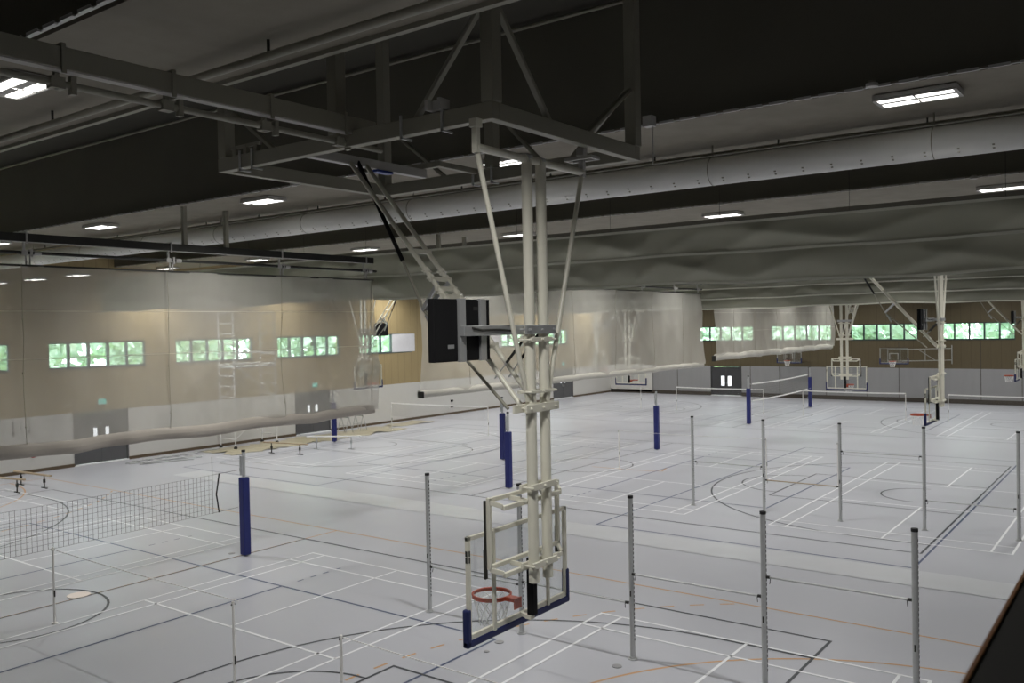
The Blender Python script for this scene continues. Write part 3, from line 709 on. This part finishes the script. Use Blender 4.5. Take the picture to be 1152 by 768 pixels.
make_bnet('thin pale net cord in the middle distance from the post by the blue pad', -8.62, -2.62, 15.75, False, 1.53, 16.0)
make_bnet('distant white net tape in front of the far charcoal door', -17.35, -11.35, 38.75)
make_bnet('distant white net tape across the camera-facing hoop', -8.85, -2.95, 38.75)
make_bnet('distant white net tape at the right picture edge', -.72, 5.2, 38.75)
make_bnet('pale net tape along the left white wall beyond the beige curtain', -26.8, -20.1, 21.3, True, 1.53, 21.8)

# ------------------------------------------------------------------ raised mesh curtains, their rails, and the olive dividers
def wav(y, z, a=1.0):
    w1 = 1-abs(math.sin(y*1.1+.9*z+1.4*math.sin(y*.37))); w2 = 1-abs(math.sin(y*.8-1.3*z+1.9*math.sin(y*.29+2)))
    return a*(.06*math.sin(y*1.9+.4*math.sin(z*2.1)) + .03*math.sin(y*4.7+z*.8) + .04*math.sin(y*.63+1.3) + .05*w1**2 + .045*w2**2)
def curtain(label, y0, y1, ztop, zbot, hemh, meshm, hemm, roller, endcap=True):
    t = thing('mesh_curtain', label, 'curtain', (-9.9, y0, zbot), 0)
    L = y1-y0; H = ztop-zbot
    def amp(v): return .35+.9*v
    def f(u, v):
        y = L*u; z = H-(H-hemh*.6)*v
        edge = min(y, L-y); bow = .10*v*math.exp(-edge*.8)
        yy = y + (.10*math.sin(z*.9)*math.exp(-edge*1.2))
        return (wav(y+y0, z+zbot, amp(v))+bow, yy, z)
    MB().grid(f, int(L*9), 26).build('mesh_panel', meshm, t, smooth=True)
    for zz in (ztop-.95, ztop-1.95):
        if not roller:
            def sg(u, v, zz=zz):
                y = L*u; vv = (ztop-zz)/(H-hemh*.6); return (wav(y+y0, zz, amp(vv))+.10*vv*math.exp(-min(y, L-y)*.8)+.006, y, zz-zbot+.016*(v-.5))
            MB().grid(sg, int(L*5), 1).build('cross_seam', M['hem_white'], t)
    def h(u, v):
        y = L*u; a = 2*PI*v
        bump = 1+.12*math.sin(y*2.1+.7)+.10*math.sin(y*5.3)
        r = hemh/2
        end = min(1, (min(y, L-y)+.05)/.35) if not roller else 1
        cz = r*.95 + (.05*abs(math.sin(y*.95)) if not roller else .015*math.sin(y*.8))
        return (wav(y+y0, zbot, 1.1)*(.7 if roller else 1)+.42*r*math.cos(a)*bump*end*(1.5 if roller else 1.2), y, cz + r*math.sin(a)*(.75+.25*end))
    hm = MB().grid(h, int(L*8), 14); hem = hm.build('bottom_hem', hemm, t, smooth=True)
    if endcap:
        MB().disc((wav(y0,zbot)*.7,-.02,hemh*.45),.0,.0) if False else MB().box(-.10,.12,-.03,.03,.0,hemh*.85).build('hem_end_cap', M['dark_metal'], hem, bevel=.02)
    y = 2.3
    while y < L:
        cd = MB()
        for k in range(10):
            z = .3+(H-.3)*k/10; z2 = .3+(H-.3)*(k+1)/10
            cd.bar((wav(y+y0,z+zbot,1.0)+.05,y,z),(wav(y+y0,z2+zbot,1.0)+.05,y,z2),.010,.010)
            if k % 3 == 1: cd.cbox((wav(y+y0,z+zbot,1.0)+.05,y,z),(.03,.03,.03))
        cd.build('lifting_cord', M['frame_paint'], t); y += 3.3
    bt = MB().box(-.02,.02,0,L+.06,H-.02,H+.02); bt.build('top_batten', M['dark_metal'], t)
    return t
curtain('beige mesh curtain raised at left, thick grey hem, windows seen through it', -15.5, 3.45, 7.27, 3.24, .30, M['mesh1'], M['skirt'], False)
curtain('white mesh curtain in the middle, raised, long rolled hem behind the hoop masts', 5.5, 26.55, 7.30, 3.58, .25, M['mesh2'], M['hem_white'], True)
curtain('farthest and smallest white mesh curtain, near the far wall', 28.0, 48.6, 7.28, 3.78, .36, M['mesh2'], M['hem_white'], False)
def rail(label, x, y0, y1, zb, h, pipe_dz, col, ends, strap=True):
    t = thing('curtain_rail', label, 'curtain rail', (x, y0, zb)); L = y1-y0
    MB().box(-.06,.06,0,L,0,h).build('rail_beam', M[col], t, bevel=.006)
    MB().box(-.052,.052,.02,L-.02,-.012,0).build('rail_flange', M['lamp_body'], t)
    MB().tube([(-.08,.1,pipe_dz),(-.08,L+.22,pipe_dz)], .034, 12).build('drive_pipe', M['frame_paint'] if col == 'frame_paint' else M['dark_metal'], t, smooth=True)
    for y in ends:
        y -= y0; b = MB()
        b.box(-.10,-.055,y-.02,y+.02,pipe_dz-.05,h+.02).box(-.10,.07,y-.02,y+.02,h,h+.03).box(.06,.075,y-.02,y+.02,-.04,h).cbox((-.08,y,pipe_dz),(.1,.12,.1)).cbox((-.07,y+.14,pipe_dz),(.06,.05,.16))
        if strap: b.tube([(-.08,y+.2,pipe_dz),(-.08,y+.34,pipe_dz)], .05, 10)
        if strap: b.box(-.09,-.07,y+.02,y+.05,pipe_dz-.34,pipe_dz).box(-.09,-.07,y+.10,y+.13,pipe_dz-.34,pipe_dz)
        b.build('pipe_bracket', M['lamp_body'] if col != 'frame_paint' else M['frame_paint'], t)
    for a, c in beams:
        y = (a+c)/2-y0
        if strap and .2 < y < L-.2: MB().box(-.05,.05,y-.05,y+.05,h,ZB-zb).build('rail_hanger', M['frame_paint'], t)
        if strap and .2 < a+.15-y0 < L-.2: MB().box(-.05,.05,a+.1-y0,a+.2-y0,h,ZB-zb).build('rail_hanger', M['frame_paint'], t)
    return t
rail('dark curtain rail with drive pipe above the beige mesh curtain', -9.86, -19.5, 3.45, 7.76, .17, -.22, 'dark_metal', (-16,-12.6,-9.4,-6.5,-3.2,.07,3.15))
rail('dark curtain rail above the white middle curtain', -9.86, 5.4, 26.5, 7.76, .17, -.26, 'dark_metal', (7,10.4,13.7,17,20.3,23.6,26.2))
rail('dark curtain rail above the farthest white curtain', -9.86, 27.9, 48.5, 7.76, .17, -.26, 'dark_metal', (29.5,33,36.3,39.6,43,46.2))
rail('grey steel rail with pipe under the nearest beam, ending at the backstop frame, top left', 1.50, -19.8, -7.62, 8.10, .19, -.10, 'frame_paint', (-14,-12.6,-11.35,-10.3,-9.15,-8.1), False)

def divider(label, y, x0, x1, z0, z1, seams, vinyl='divider'):
    t = thing('divider_curtain', label, 'divider curtain', (x0, y, z0)); L = x1-x0; H = z1-z0
    zs = [0]+[s-z0 for s in seams]+[H]
    def off(x, z):
        for a, b in zip(zs, zs[1:]):
            if z <= b+1e-6: u = (z-a)/(b-a); break
        belly = math.sin(PI*u)*(.03+.03*math.sin(x*.5+a*3))
        w1 = math.sin(x*.95+z*2.6+1.6*math.sin(x*.31)); w2 = math.sin(x*1.9-z*3.1+2.2*math.sin(x*.47+1)); w3 = math.sin(x*4.3+z*1.2+2*math.sin(x*.9))
        d = .11*(1-abs(w1))**1.5+.09*(1-abs(w2))**1.5+.02*w3+.05*math.sin((x*.8+z*1.9)+2*math.sin(x*.23))
        return -belly-d*(.25+.9*math.sin(PI*u))*.6
    def edge(x): return .03*math.sin(x*.55)+.02*math.sin(x*1.7)+.05
    def f(u, v):
        x = L*u; z = H*v; return (x, off(x, z), z+edge(x)*(1-v)*1.0)
    MB().grid(f, int(L*6), 30).build('vinyl_sheet', M[vinyl], t, smooth=True)
    for s in zs:
        n = int(L*3)
        def g(u, v):
            x = L*u; k = 1-s/H; return (x, off(x,s)-.05, s+edge(x)*k+.06*(v-.5))
        MB().grid(g, n, 1).build('seam_tape', M['seam'], t, solid=.006)
    MB().box(0,L,.05,.11,H-.05,H+.03).build('top_rail', M['dark_metal'], t)
    x = 1.0
    while x < L: MB().tube([(x,.09,H),(x,.09,ZC-z0)], .005, 6).build('hanger_rod', M['dark_metal'], t); x += 3.0
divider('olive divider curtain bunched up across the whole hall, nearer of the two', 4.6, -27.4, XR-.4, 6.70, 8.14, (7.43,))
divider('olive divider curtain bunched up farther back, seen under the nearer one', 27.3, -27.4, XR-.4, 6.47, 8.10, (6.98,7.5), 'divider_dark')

# ------------------------------------------------------------------ floor items
def sheet(name, label, cat, x0, x1, y0, y1, mtl, amp, ragged, seed, solid=.004):
    rnd = random.Random(seed)
    n = int((x1-x0)*4)+2; m = int((y1-y0)*4)+2
    ed = [rnd.uniform(-ragged, ragged) for _ in range(200)]
    def f(u, v):
        a = ed[int(u*n) % 200]*(1 if v > .5 else -1)*abs(2*v-1); b = ed[100+int(v*m) % 100]*(1 if u > .5 else -1)*abs(2*u-1)
        x = x0+(x1-x0)*u+b; y = y0+(y1-y0)*v+a
        return (x, y, .0085+amp*(.5+.5*math.sin(x*3.1+2*math.sin(y*1.7)))*(.5+.5*math.sin(y*2.7+x)))
    o = MB().grid(f, n, m).build(name, M[mtl], None, smooth=False, solid=solid)
    tag(o, label, cat); return o
sheet('floor_film', 'strip of pale protective film on the floor under the nearer divider', 'floor film', -23.5, 9.5, 5.25, 6.55, 'film', .0, .03, 3, 0)
sheet('plastic_sheet', 'crumpled tan plastic sheet on the floor along the left wall', 'plastic sheet', -28.6, -26.2, 10.2, 21.8, 'tan_film', .06, .35, 5)
sheet('plastic_sheet', 'small crumpled tan sheet on the floor beyond the beige curtain end', 'plastic sheet', -28.7, -27.4, 22.3, 25.6, 'tan_film', .05, .25, 8)
tag(MB().disc((-10.35,-5.35,.008),.24,.008,28).build('floor_cover', M['peach']), 'pale round cover on the orange line at left, below the volleyball net', 'floor cover')
for x, y, l in ((1.62,-2.25,'small metal floor socket cap in front of the third near post'),(-.75,-2.45,'small metal floor socket cap in front of the post behind the hoop'),(-.65,-2.95,'tiny metal floor slot below the main board corner'),(-10.55,-1.2,'small pale floor socket cap left of the big blue post foot')):
    tag(MB().disc((x,y,.004),.085 if 'tiny' not in l else .05,.008,20).build('floor_socket_cap', M['socket']), l, 'floor cap')

# scaffold tower behind the beige curtain
sc = thing('scaffold_tower', 'aluminium scaffold tower against the left wall, seen through the beige curtain', 'scaffold', (-28.25,12.65,0))
for s, y in ((-1,-1.35),(1,1.15)):
    for x in (-.6,.6): MB().tube([(x,y,.12),(x,y,6.75)], .032, 8).build('upright', M['bright_alu'], sc, smooth=True)
    r = MB(); z = .5
    while z < 6.75: r.tube([(-.6,y,z),(.6,y,z)], .026, 8); z += .52
    r.build('rungs', M['bright_alu'], sc, smooth=True)
for p, q in (((.6,-1.35,.5),(.6,1.15,2.4)),((.6,1.15,2.4),(.6,-1.35,4.2)),((.6,-1.35,4.3),(.6,1.15,6.2)),((-.6,1.15,.5),(-.6,-1.35,2.4)),((-.6,-1.35,2.4),(-.6,1.15,4.2))):
    MB().tube([p,q], .02, 8).build('diagonal_brace', M['bright_alu'], sc, smooth=True)
for z in (1.0,2.0,4.2,4.75): MB().tube([(.6,-1.35,z),(.6,1.15,z)], .022, 8).tube([(-.6,-1.35,z),(-.6,1.15,z)], .022, 8).build('ledger', M['bright_alu'], sc, smooth=True)
MB().box(-.57,.57,-1.35,1.15,4.0,4.08).build('platform', M['lamp_body'], sc)
for x in (-.6,.6):
    for y in (-1.35,1.15): MB().tube([(x-.03,y,.09),(x+.03,y,.09)], .09, 16).build('caster', M['black_rubber'], sc)
# scaffold parts lying on the floor
def lying(label, p, q, r, mtl='galv'):
    tag(MB().tube([p,q], r, 8).build('scaffold_tube', M[mtl], smooth=True), label, 'scaffold tube', 'scaffold tubes lying by the left doors')
for k, (p, q) in enumerate((((-28.2,5.9,.035),(-26.9,8.9,.035)),((-27.9,5.9,.035),(-27.2,9.1,.035)),((-28.5,6.4,.035),(-28.3,9.6,.035)),((-27.4,6.1,.035),(-26.6,8.3,.035)),((-28.7,7.0,.035),(-28.6,12.0,.035)))):
    lying('scaffold tube lying on the floor before the left wall doors, %s in the pile' % ORD[k], p, q, .03, 'galv' if k % 2 else 'alu')
ff = thing('scaffold_ladder', 'flat ladder-like scaffold frame lying on the floor right of the left doors', 'scaffold ladder', (-27.6,7.4,.1))
MB().tube([(-.4,-1.2,0),(-.4,1.2,0)], .028, 8).tube([(.4,-1.2,0),(.4,1.2,0)], .028, 8).build('side_rail', M['alu'], ff, smooth=True)
rg = MB()
for k in range(6): rg.tube([(-.4,-1.1+.44*k,0),(.4,-1.1+.44*k,0)], .02, 8)
rg.build('rungs', M['alu'], ff, smooth=True)
# low beech beams on stands
def low_beam(label, p, q, z=.5, mtl='beech'):
    t = thing('balance_beam', label, 'balance beam', (p[0],p[1],0), 0, 'low wooden beams on stands'); d = (q[0]-p[0], q[1]-p[1])
    MB().bar((0,0,z),(d[0],d[1],z),.10,.06).build('beam_rail', M[mtl], t, bevel=.01)
    for f in (.18,.82):
        x, y = d[0]*f, d[1]*f
        MB().tube([(x,y,.02),(x,y,z-.02)], .025, 8).box(x-.2,x+.2,y-.03,y+.03,0,.03).cbox((x,y,z*.55),(.07,.07,.14)).build('stand', M['dark_metal'] if mtl == 'beech' else M['alu'], t)
low_beam('low tan beam on stands at the far left edge, nearer one', (-27.0,-.5), (-24.7,.0))
low_beam('low tan beam on stands at the far left edge, behind the nearer one', (-27.2,.75), (-24.7,.95))
low_beam('low tan beam on stands under the beige curtain, left of the half-hidden blue post', (-25.6,11.4), (-23.0,11.9))
low_beam('low white beam on stands left of the half-hidden blue post', (-24.6,13.2), (-22.3,14.6), .62, 'white')
# folding trestles
def trestle(label, x, y):
    t = thing('trestle', label, 'trestle', (x,y,0), 0, 'metal trestles by the left wall')
    MB().box(-.35,.35,-.03,.03,.84,.9).build('top_bar', M['galv'], t)
    for s in (-1,1):
        for u in (-1,1): MB().tube([(s*.3,u*.02,.85),(s*.34,u*.28,0)], .018, 8).build('leg', M['galv'], t, smooth=True)
    MB().tube([(-.32,.16,.4),(.32,.16,.4)], .012, 6).tube([(-.32,-.16,.4),(.32,-.16,.4)], .012, 6).build('stretcher', M['galv'], t)
trestle('metal trestle under the right end of the beige curtain, left of the pair', -28.1, 18.9)
trestle('metal trestle under the right end of the beige curtain, right of the pair', -28.1, 20.0)
# wall fittings
def exit_sign(label, y, z):
    t = thing('exit_sign', label, 'exit sign', (XL+.03, y, z), 0, 'green exit signs above the doors')
    MB().box(-.03,.02,-.2,.2,-.13,.13).build('sign_case', M['alu'], t, bevel=.006)
    MB().box(.02,.024,-.185,.185,-.115,.115).build('sign_face', M['exit'], t)
    p = MB()   # running figure, door and arrow
    p.box(.024,.026,-.155,-.145,-.09,.09).box(.024,.026,-.155,-.06,.08,.09).box(.024,.026,-.07,-.06,-.09,.09)
    p.tube([(.022,.0,.062),(.027,.0,.062)], .02, 12)
    for a, b in (((.0,.04),(-.02,-.02)),((-.02,-.02),(.025,-.05)),((.025,-.05),(.02,-.09)),((-.02,-.02),(-.05,-.085)),((.0,.03),(.04,.005)),((.0,.03),(-.04,.01))):
        p.bar((.025,*a),(.025,*b),.018,.003)
    p.bar((.025,.08,0),(.025,.15,0),.02,.003).bar((.025,.15,0),(.025,.115,.035),.018,.003).bar((.025,.15,0),(.025,.115,-.035),.018,.003)
    p.build('pictogram', M['white'], t)
exit_sign('green exit sign above the left double doors, behind the beige curtain', 5.55, 2.78)
exit_sign('green exit sign above the second double doors, right part of the beige curtain', 17.9, 2.72)
exit_sign('green exit sign above the doors behind the white middle curtain', 43.3, 2.75)
def box_on_wall(name, label, cat, y, z, w, h, d, mtl):
    tag(MB().box(XL,XL+d,y-w/2,y+w/2,z-h/2,z+h/2).build(name, M[mtl], bevel=.01), label, cat)
box_on_wall('call_point', 'small dark red call point on the white wall below the curtain, far left', 'call point', 2.5, .72, .14, .16, .06, 'red')
box_on_wall('wall_socket', 'upper dark wall socket on the white wall left of the hoop masts', 'wall socket', 29.7, .90, .22, .14, .05, 'black')
box_on_wall('wall_socket', 'lower dark wall socket on the white wall left of the hoop masts', 'wall socket', 29.7, .52, .22, .14, .05, 'black')
fe = thing('fire_extinguisher', 'small red fire extinguisher on the left wall beside the far doors', 'fire extinguisher', (XL+.12,41.2,.55))
MB().tube([(0,0,0),(0,0,.48)], .085, 16).tube([(0,0,.48),(0,0,.56)], .045, 12).build('cylinder', M['red'], fe, smooth=True)
MB().box(-.12,-.06,-.06,.06,.1,.3).build('wall_bracket', M['black'], fe)
MB().box(-.03,.1,-.02,.02,.56,.6).tube([(.03,0,.57),(.1,.03,.5),(.09,.04,.1)], .012, 6).build('valve_handle', M['black'], fe)
for k, (y, z) in enumerate(((1.7,2.05),(2.35,2.05))):
    tag(MB().tube([(XL,y,z-.25),(XL+.08,y,z-.25),(XL+.08,y,z+.25),(XL,y,z+.25)], .014, 8).cbox((XL+.06,y,z-.3),(.06,.1,.1)).build('wall_hook', M['dark_metal']), 'dark hook fitting on the white wall panel at the far left, %s' % ('left one','right one')[k], 'wall hook')
# gallery parapet close to the camera, dark with a timber edge
px0, zp = 8.885, 5.2
pr = tag(MB().box(px0+.007, XR, -19.9, -12.2, zp-1.1, zp-.005).build('trim_1', M['parapet']), kind='structure')
MB().box(px0, px0+.007, -19.9, -12.2, zp-.14, zp).build('timber_edge', M['timber'], pr)

# ------------------------------------------------------------------ outside: lawn, trees and sky
tag(MB().box(-95, XL-.32, -60, 125, -.6, -.5).box(XL-.32, 60, YF+.32, 125, -.6, -.5).build('lawn_ground', M['lawn']), kind='structure')
def tree(label, x, y, h, seed):
    rnd = random.Random(seed); t = thing('tree', label, 'tree', (x,y,-.5), rnd.uniform(0,6), 'trees outside the windows')
    MB().tube([(0,0,0),(.1,.05,h*.4),(0,.1,h*.75)], .22, 10).build('trunk', M['bark'], t, smooth=True)
    c = MB()
    for k in range(1700):
        a = rnd.uniform(0,2*PI); zz = rnd.uniform(-1,1); rr = math.sqrt(1-zz*zz); q = rnd.uniform(.55,1)**.5
        lump = 1+.22*math.sin(3*a+seed)+.18*math.sin(5*zz+seed*2)
        p = Vector((rr*math.cos(a)*h*.42*q*lump, rr*math.sin(a)*h*.42*q*lump, h*.56+zz*h*.46*q*lump))
        s = rnd.uniform(.25,.6); u = Vector((rnd.gauss(0,1),rnd.gauss(0,1),rnd.gauss(0,1))).normalized(); w = u.orthogonal().normalized(); v = u.cross(w)
        c.poly([p-w*s, p+v*s*.6, p+w*s, p-v*s*.6])
    c.build('crown', M['leaf' if seed % 3 else 'leaf2'], t)
rt = random.Random(4)
for k in range(17):
    tree('leafy green tree outside the left windows, %s row, number %d from the camera side' % ('nearer' if k % 2 == 0 else 'farther', k//2+1), -41-rt.uniform(0,1) - (k % 2)*9.5, -20+6.1*k+rt.uniform(-.4,.4), rt.uniform(10,11), k)
for k in range(10):
    tree('leafy green tree outside the far windows, %s row, number %d from the left' % ('nearer' if k % 2 == 0 else 'farther', k//2+1), -29+5.2*k+rt.uniform(-.3,.3), YF+9+(k % 2)*10.5, rt.uniform(9.6,10.4), 40+k)
wd = bpy.data.worlds.new('overcast_sky'); S.world = wd; wd.use_nodes = True
bg = wd.node_tree.nodes['Background']; bg.inputs[0].default_value = (.90,.97,1,1); bg.inputs[1].default_value = 9.0

# ------------------------------------------------------------------ camera
f_px, yaw, pitch, roll = 990.7469, .6407264, -.01713013, -.01912715
cd = bpy.data.cameras.new('camera'); cam = bpy.data.objects.new('camera', cd); COL.objects.link(cam)
cd.sensor_width = 36; cd.lens = 36*f_px/1152; cd.clip_start = .05; cd.clip_end = 400
F = Vector((-math.sin(yaw)*math.cos(pitch), math.cos(yaw)*math.cos(pitch), math.sin(pitch)))
R = Vector((math.cos(yaw), math.sin(yaw), 0)); U = R.cross(F)
R2 = R*math.cos(roll)+U*math.sin(roll); U2 = -R*math.sin(roll)+U*math.cos(roll)
mw = Matrix((R2, U2, -F)).transposed().to_4x4(); mw.translation = Vector((9.166387, -15.17564, 5.809874))
cam.matrix_world = mw
cd.dof.use_dof = True; cd.dof.focus_distance = 10.0; cd.dof.aperture_fstop = 4.0
S.camera = cam
S.view_settings.view_transform = 'Standard'; S.view_settings.look = 'None'; S.view_settings.gamma = 1; S.view_settings.use_curve_mapping = False
S.view_settings.exposure = 0.0
S.cycles.use_denoising = True
S.cycles.max_bounces = 8; S.cycles.diffuse_bounces = 4; S.cycles.transparent_max_bounces = 16
